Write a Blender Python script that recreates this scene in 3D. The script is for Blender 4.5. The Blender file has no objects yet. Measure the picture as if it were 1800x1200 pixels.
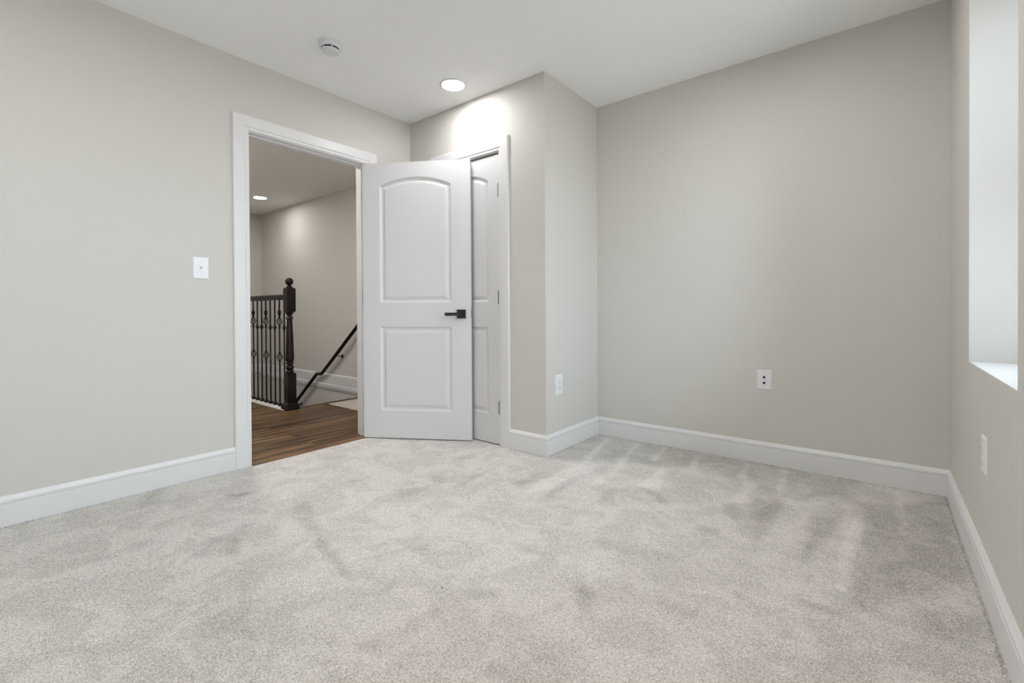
import bpy, bmesh, math, random
import numpy as np
from mathutils import Vector, Matrix
PI = math.pi
SC = bpy.context.scene
COL = SC.collection
random.seed(7)

# ------------------------------------------------------------------ camera
CAM_H = 0.937
F_PX, YAW, PITCH, ROLL, PP_DY = 810.87, 0.674445, -0.006995, -0.005418, -47.84
cam = bpy.data.cameras.new('camera')
cam.sensor_fit = 'HORIZONTAL'
cam.sensor_width = 36.0
cam.lens = F_PX * 36.0 / 1800.0
cam.shift_y = PP_DY / 1800.0
cam.clip_start = 0.02
camo = bpy.data.objects.new('camera', cam)
COL.objects.link(camo)
_f = Vector((-math.sin(YAW) * math.cos(PITCH), math.cos(YAW) * math.cos(PITCH), math.sin(PITCH)))
_r = Vector((math.cos(YAW), math.sin(YAW), 0.0))
_u = _r.cross(_f)
_R = _r * math.cos(ROLL) + _u * math.sin(ROLL)
_U = -_r * math.sin(ROLL) + _u * math.cos(ROLL)
camo.matrix_world = Matrix(((_R.x, _U.x, -_f.x, 0), (_R.y, _U.y, -_f.y, 0), (_R.z, _U.z, -_f.z, CAM_H), (0, 0, 0, 1)))
SC.camera = camo

# ------------------------------------------------------------------ world, exposure
SC.view_settings.view_transform = 'Standard'
SC.view_settings.look = 'None'
SC.view_settings.gamma = 1.0
SC.view_settings.use_curve_mapping = False
SC.view_settings.exposure = 1.18
SKY = 6.1
W = bpy.data.worlds.new('sky')
SC.world = W
W.use_nodes = True
_bg = W.node_tree.nodes['Background']
_nt = W.node_tree
_tc = _nt.nodes.new('ShaderNodeTexCoord')
_sx = _nt.nodes.new('ShaderNodeSeparateXYZ')
_cr = _nt.nodes.new('ShaderNodeValToRGB')
_cr.color_ramp.elements[0].position, _cr.color_ramp.elements[0].color = 0.44, (0.40, 0.42, 0.42, 1)
_cr.color_ramp.elements[1].position, _cr.color_ramp.elements[1].color = 0.56, (0.71, 0.88, 1.0, 1)
_mr = _nt.nodes.new('ShaderNodeMapRange')
_mr.inputs['From Min'].default_value = -1.0
_nt.links.new(_tc.outputs['Generated'], _sx.inputs[0])
_nt.links.new(_sx.outputs['Z'], _mr.inputs['Value'])
_nt.links.new(_mr.outputs[0], _cr.inputs[0])
_nt.links.new(_cr.outputs[0], _bg.inputs[0])
_bg.inputs[1].default_value = SKY
LAMP_ROOM = 54.0      # emission of the ceiling light diffusers
LAMP_HALL = 58.0
LAMP_HALL_FILL = 150.0  # for the added hall lights out of view, set high to lift the hall
SC.cycles.max_bounces = 14
SC.cycles.diffuse_bounces = 10
SC.cycles.sample_clamp_indirect = 6.0

# ------------------------------------------------------------------ room measures (metres)
XL, XR = -3.016, 0.271            # left and right walls
YB, YC, YR = 3.1445, 2.448, -1.6  # back wall, closet front, rear wall
XC = -1.682                       # closet side wall
H = 2.472
WT = 0.12                         # partition thickness
D1A, D1B, DZ = 1.207, 2.020, 2.040   # bedroom doorway in the left wall
D2A, D2B = -2.670, -2.070            # closet doorway
YH, XE, YN = 3.214, -7.60, 0.90      # stairwell wall, hall end wall, hall near wall
XST, YRL = -4.45, 2.133              # top of the stairs, railing line
NY0, NY1, NZ0, NZ1, NDEP = 1.712, 2.541, 0.727, 2.26, 0.36   # window niche

# ------------------------------------------------------------------ materials
def mat(name, color, rough=0.5, spec=0.5, metal=0.0, bump=None, emit=None, coat=0.0):
    m = bpy.data.materials.new(name)
    m.use_nodes = True
    nt = m.node_tree
    b = nt.nodes['Principled BSDF']
    b.inputs['Base Color'].default_value = (*color, 1)
    b.inputs['Roughness'].default_value = rough
    b.inputs['Specular IOR Level'].default_value = spec
    b.inputs['Metallic'].default_value = metal
    b.inputs['Coat Weight'].default_value = coat
    if emit:
        b.inputs['Emission Color'].default_value = (*emit[0], 1)
        b.inputs['Emission Strength'].default_value = emit[1]
    if bump:
        scale, strength, dist = bump
        tc = nt.nodes.new('ShaderNodeTexCoord')
        n = nt.nodes.new('ShaderNodeTexNoise')
        n.inputs['Scale'].default_value = scale
        n.inputs['Detail'].default_value = 3
        bp = nt.nodes.new('ShaderNodeBump')
        bp.inputs['Strength'].default_value = strength
        bp.inputs['Distance'].default_value = dist
        nt.links.new(tc.outputs['Object'], n.inputs['Vector'])
        nt.links.new(n.outputs['Fac'], bp.inputs['Height'])
        nt.links.new(bp.outputs['Normal'], b.inputs['Normal'])
    return m

M = {}
M['wall'] = mat('greige_wall_paint', (0.615, 0.596, 0.560), 0.62, 0.25, bump=(260, 0.12, 0.0006))
M['ceiling'] = mat('flat_ceiling_paint', (0.90, 0.90, 0.905), 0.85, 0.1)
M['trim'] = mat('white_satin_trim', (0.725, 0.725, 0.725), 0.32, 0.45)
M['door'] = mat('white_door_paint', (0.705, 0.705, 0.713), 0.38, 0.4, bump=(420, 0.06, 0.0004))
M['plastic'] = mat('white_plastic', (0.77, 0.77, 0.785), 0.3, 0.5)
M['detector'] = mat('detector_plastic', (0.74, 0.74, 0.76), 0.45, 0.4)
M['slot'] = mat('dark_slot', (0.01, 0.01, 0.012), 0.6, 0.3)
M['port'] = mat('black_port', (0.012, 0.012, 0.016), 0.35, 0.5)
M['black'] = mat('matte_black_metal', (0.016, 0.016, 0.017), 0.42, 0.5)
M['nickel'] = mat('satin_nickel', (0.34, 0.33, 0.315), 0.30, 0.5, metal=1.0)
M['brass'] = mat('latch_metal', (0.62, 0.58, 0.50), 0.3, 0.5, metal=1.0)
M['espresso'] = mat('espresso_wood', (0.009, 0.0065, 0.005), 0.25, 0.35, coat=0.12)
M['iron'] = mat('black_iron', (0.007, 0.006, 0.0055), 0.45, 0.3)
M['bronze'] = mat('bronze_bracket', (0.05, 0.022, 0.014), 0.35, 0.5, metal=0.4)
M['screw'] = mat('painted_screw', (0.70, 0.70, 0.72), 0.35, 0.5)
M['diff_room'] = mat('lit_diffuser_cool', (0.9, 0.9, 0.9), 0.5, 0.2, emit=((1.0, 0.985, 0.985), LAMP_ROOM))
M['diff_hall'] = mat('lit_diffuser_warm', (0.9, 0.9, 0.9), 0.5, 0.2, emit=((1.0, 0.955, 0.92), LAMP_HALL))
M['diff_hall_fill'] = mat('hall_fill_diffuser', (0.9, 0.9, 0.9), 0.5, 0.2, emit=((1.0, 0.95, 0.91), LAMP_HALL_FILL))
M['brick'] = mat('outside_masonry', (0.35, 0.32, 0.30), 0.9, 0.1)
M['lint'] = mat('dark_lint', (0.05, 0.045, 0.04), 0.9, 0.1)

def glass_mat():
    m = bpy.data.materials.new('window_glass')
    m.use_nodes = True
    nt = m.node_tree
    nt.nodes.clear()
    out = nt.nodes.new('ShaderNodeOutputMaterial')
    mx = nt.nodes.new('ShaderNodeMixShader')
    fr = nt.nodes.new('ShaderNodeFresnel')
    fr.inputs[0].default_value = 1.45
    t = nt.nodes.new('ShaderNodeBsdfTransparent')
    g = nt.nodes.new('ShaderNodeBsdfGlossy')
    g.inputs['Roughness'].default_value = 0.02
    nt.links.new(fr.outputs[0], mx.inputs[0])
    nt.links.new(t.outputs[0], mx.inputs[1])
    nt.links.new(g.outputs[0], mx.inputs[2])
    nt.links.new(mx.outputs[0], out.inputs[0])
    return m
M['glass'] = glass_mat()

def N(nt, t, **kw):
    n = nt.nodes.new(t)
    for k, v in kw.items():
        if k in n.inputs:
            n.inputs[k].default_value = v
        else:
            setattr(n, k, v)
    return n

def wood_mat():
    # vinyl planks running along Y, 0.18 m wide, 1.2 m long
    m = bpy.data.materials.new('walnut_plank_floor')
    m.use_nodes = True
    nt = m.node_tree
    L = nt.links.new
    b = nt.nodes['Principled BSDF']
    tc = N(nt, 'ShaderNodeTexCoord')
    mp = N(nt, 'ShaderNodeMapping')
    mp.inputs['Rotation'].default_value = (0, 0, PI / 2)
    L(tc.outputs['Object'], mp.inputs['Vector'])
    br = N(nt, 'ShaderNodeTexBrick')
    br.offset = 0.37
    br.offset_frequency = 2
    for k, v in (('Color1', (0, 0, 0, 1)), ('Color2', (1, 1, 1, 1)), ('Mortar', (0.5, 0.5, 0.5, 1)), ('Scale', 1.0),
                 ('Mortar Size', 0.0011), ('Mortar Smooth', 0.0), ('Brick Width', 1.22), ('Row Height', 0.18)):
        br.inputs[k].default_value = v
    L(mp.outputs[0], br.inputs['Vector'])
    # long streaky grain, shifted per plank
    mp2 = N(nt, 'ShaderNodeMapping')
    mp2.inputs['Scale'].default_value = (17, 1.1, 1)
    L(tc.outputs['Object'], mp2.inputs['Vector'])
    add = N(nt, 'ShaderNodeVectorMath', operation='MULTIPLY_ADD')
    add.inputs[1].default_value = (37, 19, 5)
    L(br.outputs['Color'], add.inputs[0])
    L(mp2.outputs[0], add.inputs[2])
    n1 = N(nt, 'ShaderNodeTexNoise', Scale=1.0, Detail=6.0, Roughness=0.62, Distortion=0.5)
    L(add.outputs[0], n1.inputs['Vector'])
    cr = N(nt, 'ShaderNodeValToRGB')
    e = cr.color_ramp.elements
    e[0].position, e[0].color = 0.34, (0.026, 0.014, 0.007, 1)
    e[1].position, e[1].color = 0.66, (0.235, 0.134, 0.060, 1)
    k = cr.color_ramp.elements.new(0.5)
    k.color = (0.080, 0.042, 0.019, 1)
    L(n1.outputs['Fac'], cr.inputs[0])
    hs = N(nt, 'ShaderNodeHueSaturation')
    mr = N(nt, 'ShaderNodeMapRange')
    mr.inputs['To Min'].default_value = 0.72
    mr.inputs['To Max'].default_value = 1.28
    L(br.outputs['Color'], mr.inputs[0])
    L(mr.outputs[0], hs.inputs['Value'])
    L(cr.outputs[0], hs.inputs['Color'])
    mx = N(nt, 'ShaderNodeMixRGB')
    mx.inputs['Color2'].default_value = (0.15, 0.10, 0.065, 1)
    L(br.outputs['Fac'], mx.inputs[0])
    L(hs.outputs[0], mx.inputs['Color1'])
    L(mx.outputs[0], b.inputs['Base Color'])
    b.inputs['Roughness'].default_value = 0.5
    b.inputs['Specular IOR Level'].default_value = 0.25
    bp = N(nt, 'ShaderNodeBump', Strength=0.25, Distance=0.001)
    L(n1.outputs['Fac'], bp.inputs['Height'])
    L(bp.outputs[0], b.inputs['Normal'])
    return m
M['wood'] = wood_mat()

TUFT = 330.0
def carpet_mat(name, light, dark):
    m = bpy.data.materials.new(name)
    m.use_nodes = True
    nt = m.node_tree
    L = nt.links.new
    b = nt.nodes['Principled BSDF']
    b.inputs['Roughness'].default_value = 0.95
    b.inputs['Specular IOR Level'].default_value = 0.05
    b.inputs['Sheen Weight'].default_value = 0.15
    b.inputs['Sheen Roughness'].default_value = 0.6
    tc = N(nt, 'ShaderNodeTexCoord')
    at = N(nt, 'ShaderNodeAttribute', attribute_name='nap_and_light')
    # brushed patches in the pile, a hand's width and up
    nb = N(nt, 'ShaderNodeTexNoise', Scale=5.5, Detail=4.0, Roughness=0.6, Distortion=0.9)
    L(tc.outputs['Object'], nb.inputs['Vector'])
    nbr = N(nt, 'ShaderNodeMapRange', interpolation_type='SMOOTHSTEP')
    for k, v in (('From Min', 0.42), ('From Max', 0.58), ('To Min', -0.2), ('To Max', 0.2)):
        nbr.inputs[k].default_value = v
    L(nb.outputs['Fac'], nbr.inputs['Value'])
    s = N(nt, 'ShaderNodeMath', operation='ADD')
    L(at.outputs['Fac'], s.inputs[0])
    L(nbr.outputs[0], s.inputs[1])
    # tufts: cells of twisted yarn, each a little lighter or darker, with dark gaps between
    wn = N(nt, 'ShaderNodeTexNoise', Scale=160.0, Detail=2.0)
    L(tc.outputs['Object'], wn.inputs['Vector'])
    wv = N(nt, 'ShaderNodeVectorMath', operation='MULTIPLY_ADD')
    wv.inputs[1].default_value = (0.006, 0.006, 0.0)
    L(wn.outputs['Color'], wv.inputs[0])
    L(tc.outputs['Object'], wv.inputs[2])
    vo = N(nt, 'ShaderNodeTexVoronoi', Scale=TUFT)
    L(wv.outputs[0], vo.inputs['Vector'])
    sep = N(nt, 'ShaderNodeSeparateColor')
    L(vo.outputs['Color'], sep.inputs[0])
    c1 = N(nt, 'ShaderNodeMath', operation='SUBTRACT')
    L(sep.outputs[0], c1.inputs[0])
    c1.inputs[1].default_value = 0.5
    gap = N(nt, 'ShaderNodeMapRange')
    for k, v in (('From Min', 0.15), ('From Max', 0.75), ('To Min', 0.40), ('To Max', -1.1)):
        gap.inputs[k].default_value = v
    L(vo.outputs['Distance'], gap.inputs['Value'])
    tuf = N(nt, 'ShaderNodeMath', operation='MULTIPLY_ADD')
    tuf.inputs[1].default_value = 1.5
    L(c1.outputs[0], tuf.inputs[0])
    L(gap.outputs[0], tuf.inputs[2])
    s2 = N(nt, 'ShaderNodeMath', operation='MULTIPLY_ADD')
    s2.inputs[1].default_value = 1.0
    L(tuf.outputs[0], s2.inputs[0])
    L(s.outputs[0], s2.inputs[2])
    fac = N(nt, 'ShaderNodeMapRange')
    for k, v in (('From Min', -2.1), ('From Max', 1.5)):
        fac.inputs[k].default_value = v
    L(s2.outputs[0], fac.inputs['Value'])
    mx = N(nt, 'ShaderNodeMixRGB')
    mx.inputs['Color1'].default_value = (*dark, 1)
    mx.inputs['Color2'].default_value = (*light, 1)
    L(fac.outputs[0], mx.inputs[0])
    L(mx.outputs[0], b.inputs['Base Color'])
    bp = N(nt, 'ShaderNodeBump', Strength=0.6, Distance=0.003)
    bp.invert = True
    L(vo.outputs['Distance'], bp.inputs['Height'])
    L(bp.outputs[0], b.inputs['Normal'])
    return m
M['carpet'] = carpet_mat('beige_cut_pile_carpet', (0.98, 0.935, 0.89), (0.272, 0.252, 0.226))
M['mat'] = carpet_mat('pale_mat_pile', (0.78, 0.70, 0.62), (0.40, 0.35, 0.30))

# ------------------------------------------------------------------ mesh helpers
def box(bm, x0, x1, y0, y1, z0, z1):
    v = [bm.verts.new(p) for p in ((x0, y0, z0), (x1, y0, z0), (x1, y1, z0), (x0, y1, z0),
                                   (x0, y0, z1), (x1, y0, z1), (x1, y1, z1), (x0, y1, z1))]
    for q in ((3, 2, 1, 0), (4, 5, 6, 7), (0, 1, 5, 4), (1, 2, 6, 5), (2, 3, 7, 6), (3, 0, 4, 7)):
        bm.faces.new([v[i] for i in q])
    return v

def bevel_all(bm, w, seg=2):
    bmesh.ops.bevel(bm, geom=list(bm.edges), offset=w, segments=seg, profile=0.6, affect='EDGES')

def lathe(bm, prof, seg=32, center=(0, 0), axis='Z', origin=None, cap=True):
    """prof: list of (radius, height)."""
    rings = []
    for r, h in prof:
        ring = []
        for i in range(seg):
            a = 2 * PI * i / seg
            ring.append(bm.verts.new((center[0] + r * math.cos(a), center[1] + r * math.sin(a), h)))
        rings.append(ring)
    for a, b in zip(rings, rings[1:]):
        for i in range(seg):
            j = (i + 1) % seg
            bm.faces.new((a[i], a[j], b[j], b[i]))
    if cap:
        bm.faces.new(rings[0][::-1])
        bm.faces.new(rings[-1])
    return rings

def tube(bm, pts, r, seg=10, cap=True, ry=None):
    """round bar through pts (list of Vector)."""
    pts = [Vector(p) for p in pts]
    rs = r if isinstance(r, (list, tuple)) else [r] * len(pts)
    rings = []
    up = Vector((0, 0, 1))
    for i, p in enumerate(pts):
        d = (pts[min(i + 1, len(pts) - 1)] - pts[max(i - 1, 0)]).normalized()
        ref = up if abs(d.z) < 0.95 else Vector((1, 0, 0))
        a = d.cross(ref).normalized()
        b = a.cross(d).normalized()
        rings.append([bm.verts.new(p + a * math.cos(2 * PI * k / seg) * rs[i] + b * math.sin(2 * PI * k / seg) * (ry or rs[i]))
                      for k in range(seg)])
    for a, b in zip(rings, rings[1:]):
        for k in range(seg):
            j = (k + 1) % seg
            bm.faces.new((a[k], a[j], b[j], b[k]))
    if cap:
        bm.faces.new(rings[0][::-1])
        bm.faces.new(rings[-1])

def obj(name, bm, m, parent=None, smooth=False, loc=None, rot=None):
    bmesh.ops.recalc_face_normals(bm, faces=list(bm.faces))
    me = bpy.data.meshes.new(name)
    bm.to_mesh(me)
    bm.free()
    me.materials.append(M[m] if isinstance(m, str) else m)
    if smooth:
        for p in me.polygons:
            p.use_smooth = True
        try:
            me.set_sharp_from_angle(angle=math.radians(38))
        except Exception:
            pass
    o = bpy.data.objects.new(name, me)
    COL.objects.link(o)
    if parent:
        o.parent = parent
    if loc:
        o.location = loc
    if rot:
        o.rotation_euler = rot
    return o

def tag(o, label, cat, group=None, kind=None):
    o['label'] = label
    o['category'] = cat
    if group:
        o['group'] = group
    if kind:
        o['kind'] = kind
    return o

def thing(name, label, cat, loc=(0, 0, 0), rotz=0, group=None, kind=None):
    o = bpy.data.objects.new(name, None)
    o.empty_display_size = 0.05
    COL.objects.link(o)
    o.location = loc
    o.rotation_euler = (0, 0, rotz)
    return tag(o, label, cat, group, kind)

def struct(name, bm, m, label, cat, smooth=False):
    return tag(obj(name, bm, m, smooth=smooth), label, cat, kind='structure')

def new():
    return bmesh.new()

# ------------------------------------------------------------------ shell: floors and ceilings
NAP_AND_LIGHT = [  # brushed pile marks, plus some light and shade painted into the tone
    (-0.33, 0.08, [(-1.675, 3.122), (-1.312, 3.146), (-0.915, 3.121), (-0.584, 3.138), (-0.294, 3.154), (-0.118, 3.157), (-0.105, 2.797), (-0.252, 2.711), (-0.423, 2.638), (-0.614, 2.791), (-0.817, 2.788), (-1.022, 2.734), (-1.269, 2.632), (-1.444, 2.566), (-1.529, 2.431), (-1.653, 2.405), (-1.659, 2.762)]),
    (0.55, 0.025, [(-1.582, 3.094), (-1.537, 3.065), (-1.426, 2.58), (-1.473, 2.567)]),
    (0.55, 0.025, [(-1.356, 3.083), (-1.325, 3.077), (-1.226, 2.62), (-1.27, 2.608)]),
    (0.55, 0.025, [(-1.172, 3.137), (-1.138, 3.135), (-1.084, 2.774), (-1.131, 2.784)]),
    (0.55, 0.025, [(-0.933, 3.082), (-0.903, 3.08), (-0.862, 2.794), (-0.894, 2.791)]),
    (0.55, 0.025, [(-0.643, 3.115), (-0.612, 3.095), (-0.598, 2.803), (-0.638, 2.809)]),
    (0.55, 0.025, [(-0.452, 3.133), (-0.427, 3.131), (-0.381, 2.64), (-0.413, 2.63)]),
    (0.4, 0.05, [(-1.463, 2.575), (-1.337, 2.513), (-1.345, 2.082), (-1.406, 1.843), (-1.466, 1.988)]),
    (0.45, 0.04, [(-1.244, 2.606), (-1.204, 2.572), (-1.164, 2.365), (-1.187, 2.188), (-1.239, 2.199)]),
    (0.5, 0.04, [(-1.026, 2.731), (-0.974, 2.667), (-0.908, 2.323), (-0.991, 2.323), (-1.025, 2.33), (-1.025, 2.51)]),
    (0.3, 0.05, [(-0.933, 2.74), (-0.788, 2.873), (-0.789, 2.692), (-0.889, 2.673)]),
    (0.5, 0.04, [(-0.573, 2.823), (-0.522, 2.755), (-0.509, 2.426), (-0.57, 2.434)]),
    (-0.55, 0.03, [(-0.991, 2.323), (-0.908, 2.323), (-0.796, 2.203), (-0.84, 2.196)]),
    (-0.42, 0.03, [(-0.595, 2.359), (-0.558, 2.416), (-0.481, 2.291), (-0.501, 2.204), (-0.561, 2.254)]),
    (-0.36, 0.03, [(-0.508, 2.542), (-0.366, 2.593), (-0.391, 2.096), (-0.408, 2.043), (-0.456, 2.171)]),
    (-0.32, 0.03, [(-0.254, 2.493), (-0.127, 2.643), (-0.143, 2.415), (-0.2, 2.149), (-0.223, 2.01), (-0.235, 2.068), (-0.237, 2.257)]),
    (-0.45, 0.025, [(-0.634, 2.077), (-0.539, 2.074), (-0.54, 2.02), (-0.624, 2.018)]),
    (-0.4, 0.03, [(-1.121, 2.189), (-1.038, 2.287), (-1.055, 2.001), (-1.077, 1.984)]),
    (-0.4, 0.03, [(-1.355, 2.254), (-1.328, 2.314), (-1.288, 1.905), (-1.317, 1.897)]),
    (-0.3, 0.03, [(-1.556, 1.988), (-1.482, 2.194), (-1.456, 2.194), (-1.506, 1.94)]),
    (-0.3, 0.04, [(-1.171, 1.658), (-0.956, 1.695), (-0.72, 1.724), (-0.586, 1.759), (-0.586, 1.717), (-0.767, 1.652), (-0.985, 1.592), (-1.131, 1.6)]),
    (-0.35, 0.03, [(-0.837, 1.403), (-0.733, 1.374), (-0.719, 1.249), (-0.797, 1.323)]),
    (-0.25, 0.04, [(-0.717, 1.483), (-0.495, 1.485), (-0.327, 1.481), (-0.364, 1.421), (-0.529, 1.41), (-0.697, 1.442)]),
    (-0.3, 0.03, [(-0.301, 1.739), (-0.183, 1.742), (-0.067, 1.774), (-0.065, 1.73), (-0.207, 1.686)]),
    (0.25, 0.03, [(-0.895, 1.5), (-0.631, 1.508), (-0.447, 1.522), (-0.465, 1.484), (-0.638, 1.448), (-0.863, 1.46)]),
    (-0.65, 0.05, [(-0.105, 2.797), (0.068, 2.875), (0.262, 3.14), (0.258, 2.564), (0.255, 2.289), (0.177, 2.114), (0.112, 1.986), (0.056, 1.967), (0.007, 1.867), (-0.049, 1.811), (-0.07, 1.868), (-0.074, 2.126), (-0.063, 2.352), (-0.062, 2.57)]),  # shade along the right wall, painted into the pile tone
    (0.45, 0.025, [(0.057, 3.073), (0.08, 3.091), (0.086, 2.509), (0.062, 2.49)]),
    (0.4, 0.025, [(-0.073, 2.712), (-0.06, 2.696), (-0.064, 2.372), (-0.08, 2.122), (-0.076, 1.889), (-0.112, 1.888), (-0.124, 2.087), (-0.115, 2.394)]),
    (0.35, 0.04, [(0.245, 2.786), (0.257, 2.602), (0.259, 2.323), (0.261, 2.18), (0.243, 2.18), (0.229, 2.432)]),
    (-0.45, 0.03, [(-0.252, 2.47), (-0.136, 2.536), (-0.143, 2.415), (-0.2, 2.149), (-0.218, 1.965), (-0.228, 2.005), (-0.227, 2.224)]),
    (-0.4, 0.03, [(-0.48, 2.533), (-0.373, 2.531), (-0.366, 2.156), (-0.399, 2.031)]),
    (0.3, 0.03, [(-0.418, 2.611), (-0.212, 2.685), (-0.219, 2.597), (-0.352, 2.548)]),
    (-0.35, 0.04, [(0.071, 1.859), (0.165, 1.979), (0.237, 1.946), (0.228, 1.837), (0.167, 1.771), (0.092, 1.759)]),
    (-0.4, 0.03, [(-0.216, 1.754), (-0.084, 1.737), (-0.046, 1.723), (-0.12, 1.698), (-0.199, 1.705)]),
    (-0.12, 0.1, [(-0.049, 1.811), (0.122, 1.994), (0.261, 2.18), (0.25, 1.67), (-0.165, 1.342), (-0.104, 1.605)]),  # soft painted shade over the lower-right floor
    (-0.5, 0.03, [(-2.27, 1.083), (-2.218, 1.152), (-2.071, 1.103), (-1.879, 1.016), (-1.964, 0.994), (-2.115, 1.017)]),
    (-0.6, 0.025, [(-1.885, 1.011), (-1.735, 0.986), (-1.548, 0.939), (-1.429, 0.896), (-1.524, 0.91), (-1.616, 0.918), (-1.735, 0.93)]),
    (-0.4, 0.02, [(-1.595, 1.077), (-1.586, 1.142), (-1.542, 1.138), (-1.552, 1.073), (-1.557, 1.051)]),
    (-0.45, 0.025, [(-1.58, 1.166), (-1.506, 1.244), (-1.398, 1.231), (-1.366, 1.165), (-1.446, 1.156), (-1.542, 1.156)]),
    (-0.35, 0.03, [(-1.901, 1.184), (-1.678, 1.239), (-1.669, 1.202), (-1.816, 1.178)]),
    (-0.5, 0.03, [(-2.003, 1.504), (-1.88, 1.633), (-1.849, 1.529), (-1.906, 1.454)]),
    (-0.45, 0.03, [(-2.291, 1.417), (-2.285, 1.533), (-2.242, 1.529), (-2.262, 1.422)]),
    (-0.35, 0.03, [(-2.034, 1.766), (-1.763, 1.938), (-1.767, 1.789), (-1.927, 1.7)]),
    (-0.4, 0.02, [(-1.334, 0.999), (-1.322, 1.023), (-1.281, 0.944), (-1.302, 0.907)]),
    (-0.4, 0.02, [(-1.328, 0.818), (-1.325, 0.857), (-1.293, 0.81), (-1.312, 0.795)]),
    (-0.5, 0.03, [(-1.081, 1.1), (-1.015, 1.179), (-0.978, 1.155), (-1.033, 1.086)]),
    (-0.35, 0.02, [(-1.348, 0.721), (-1.275, 0.735), (-1.294, 0.71)]),
    (-0.4, 0.03, [(-2.62, 0.93), (-2.58, 1.023), (-2.521, 0.946), (-2.54, 0.901)]),
    (-0.35, 0.03, [(-2.138, 0.772), (-2.186, 0.866), (-2.077, 0.778), (-1.946, 0.729), (-1.939, 0.699)]),
    (-0.4, 0.02, [(-1.172, 1.446), (-1.031, 1.445), (-1.085, 1.42)]),
    (-0.3, 0.04, [(-1.15, 0.743), (-1.124, 0.854), (-1.087, 0.971), (-1.05, 0.977), (-1.042, 0.858), (-1.048, 0.796), (-1.131, 0.731)]),
    (-0.4, 0.025, [(-1.783, 1.776), (-1.817, 2.014), (-1.803, 2.066), (-1.773, 1.855), (-1.746, 1.754)]),
    (-0.35, 0.025, [(-1.563, 1.947), (-1.552, 2.179), (-1.517, 2.246), (-1.514, 1.985)]),
    (-0.35, 0.03, [(-2.797, 1.569), (-2.755, 1.651), (-2.7, 1.644), (-2.742, 1.564)]),
    (-0.35, 0.03, [(-2.166, 2.057), (-2.094, 2.211), (-2.034, 2.183), (-2.069, 2.013)]),
    (-0.45, 0.03, [(-2.62, 0.93), (-2.572, 1.03), (-2.529, 0.985), (-2.564, 0.927)]),
    (-0.4, 0.03, [(-2.36, 0.73), (-2.309, 0.842), (-2.287, 0.811), (-2.295, 0.724)]),
    (-0.35, 0.03, [(-2.177, 0.7), (-2.106, 0.796), (-1.946, 0.729), (-2.028, 0.665), (-2.034, 0.591)]),
    (-0.25, 0.04, [(-1.638, 0.504), (-1.624, 0.573), (-1.494, 0.584), (-1.442, 0.553), (-1.515, 0.485)]),
    (-0.2, 0.03, [(-1.87, 0.719), (-1.68, 0.657), (-1.446, 0.57), (-1.242, 0.493), (-1.28, 0.463), (-1.6, 0.592)]),
    (-0.3, 0.03, [(-1.978, 0.494), (-1.985, 0.565), (-1.959, 0.569), (-1.929, 0.504)]),
    (-0.3, 0.04, [(-2.993, 0.703), (-2.977, 0.765), (-2.783, 0.683), (-2.786, 0.545), (-2.834, 0.534)]),
    (-0.15, 0.1, [(-3.034, 0.228), (-2.96, 0.863), (-2.422, 0.705), (-2.139, 0.444), (-2.36, 0.271), (-2.435, 0.135), (-2.916, 0.164)]),
    (-0.45, 0.025, [(-1.158, 0.718), (-1.129, 0.779), (-1.041, 0.765), (-1.11, 0.729)]),
    (-0.5, 0.025, [(-0.817, 0.924), (-0.785, 0.933), (-0.699, 0.928), (-0.733, 0.894), (-0.831, 0.872)]),
    (-0.3, 0.025, [(-1.122, 0.91), (-1.077, 1.003), (-1.099, 0.906)]),
    (-0.4, 0.025, [(-0.814, 1.364), (-0.733, 1.348), (-0.738, 1.306), (-0.787, 1.318)]),
    (-0.4, 0.025, [(-1.166, 1.45), (-1.079, 1.5), (-0.989, 1.461), (-1.074, 1.429)]),
    (-0.35, 0.025, [(-0.75, 1.013), (-0.693, 1.04), (-0.686, 1.011)]),
    (-0.4, 0.02, [(-1.129, 0.613), (-1.068, 0.645), (-1.083, 0.618), (-1.113, 0.599)]),
    (0.26, 0.5, [(-1.93, 1.212), (-0.202, 2.559), (0.011, 1.286), (-1.168, 0.354)]),  # painted light: broad lift where the front floor renders dim
]

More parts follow.
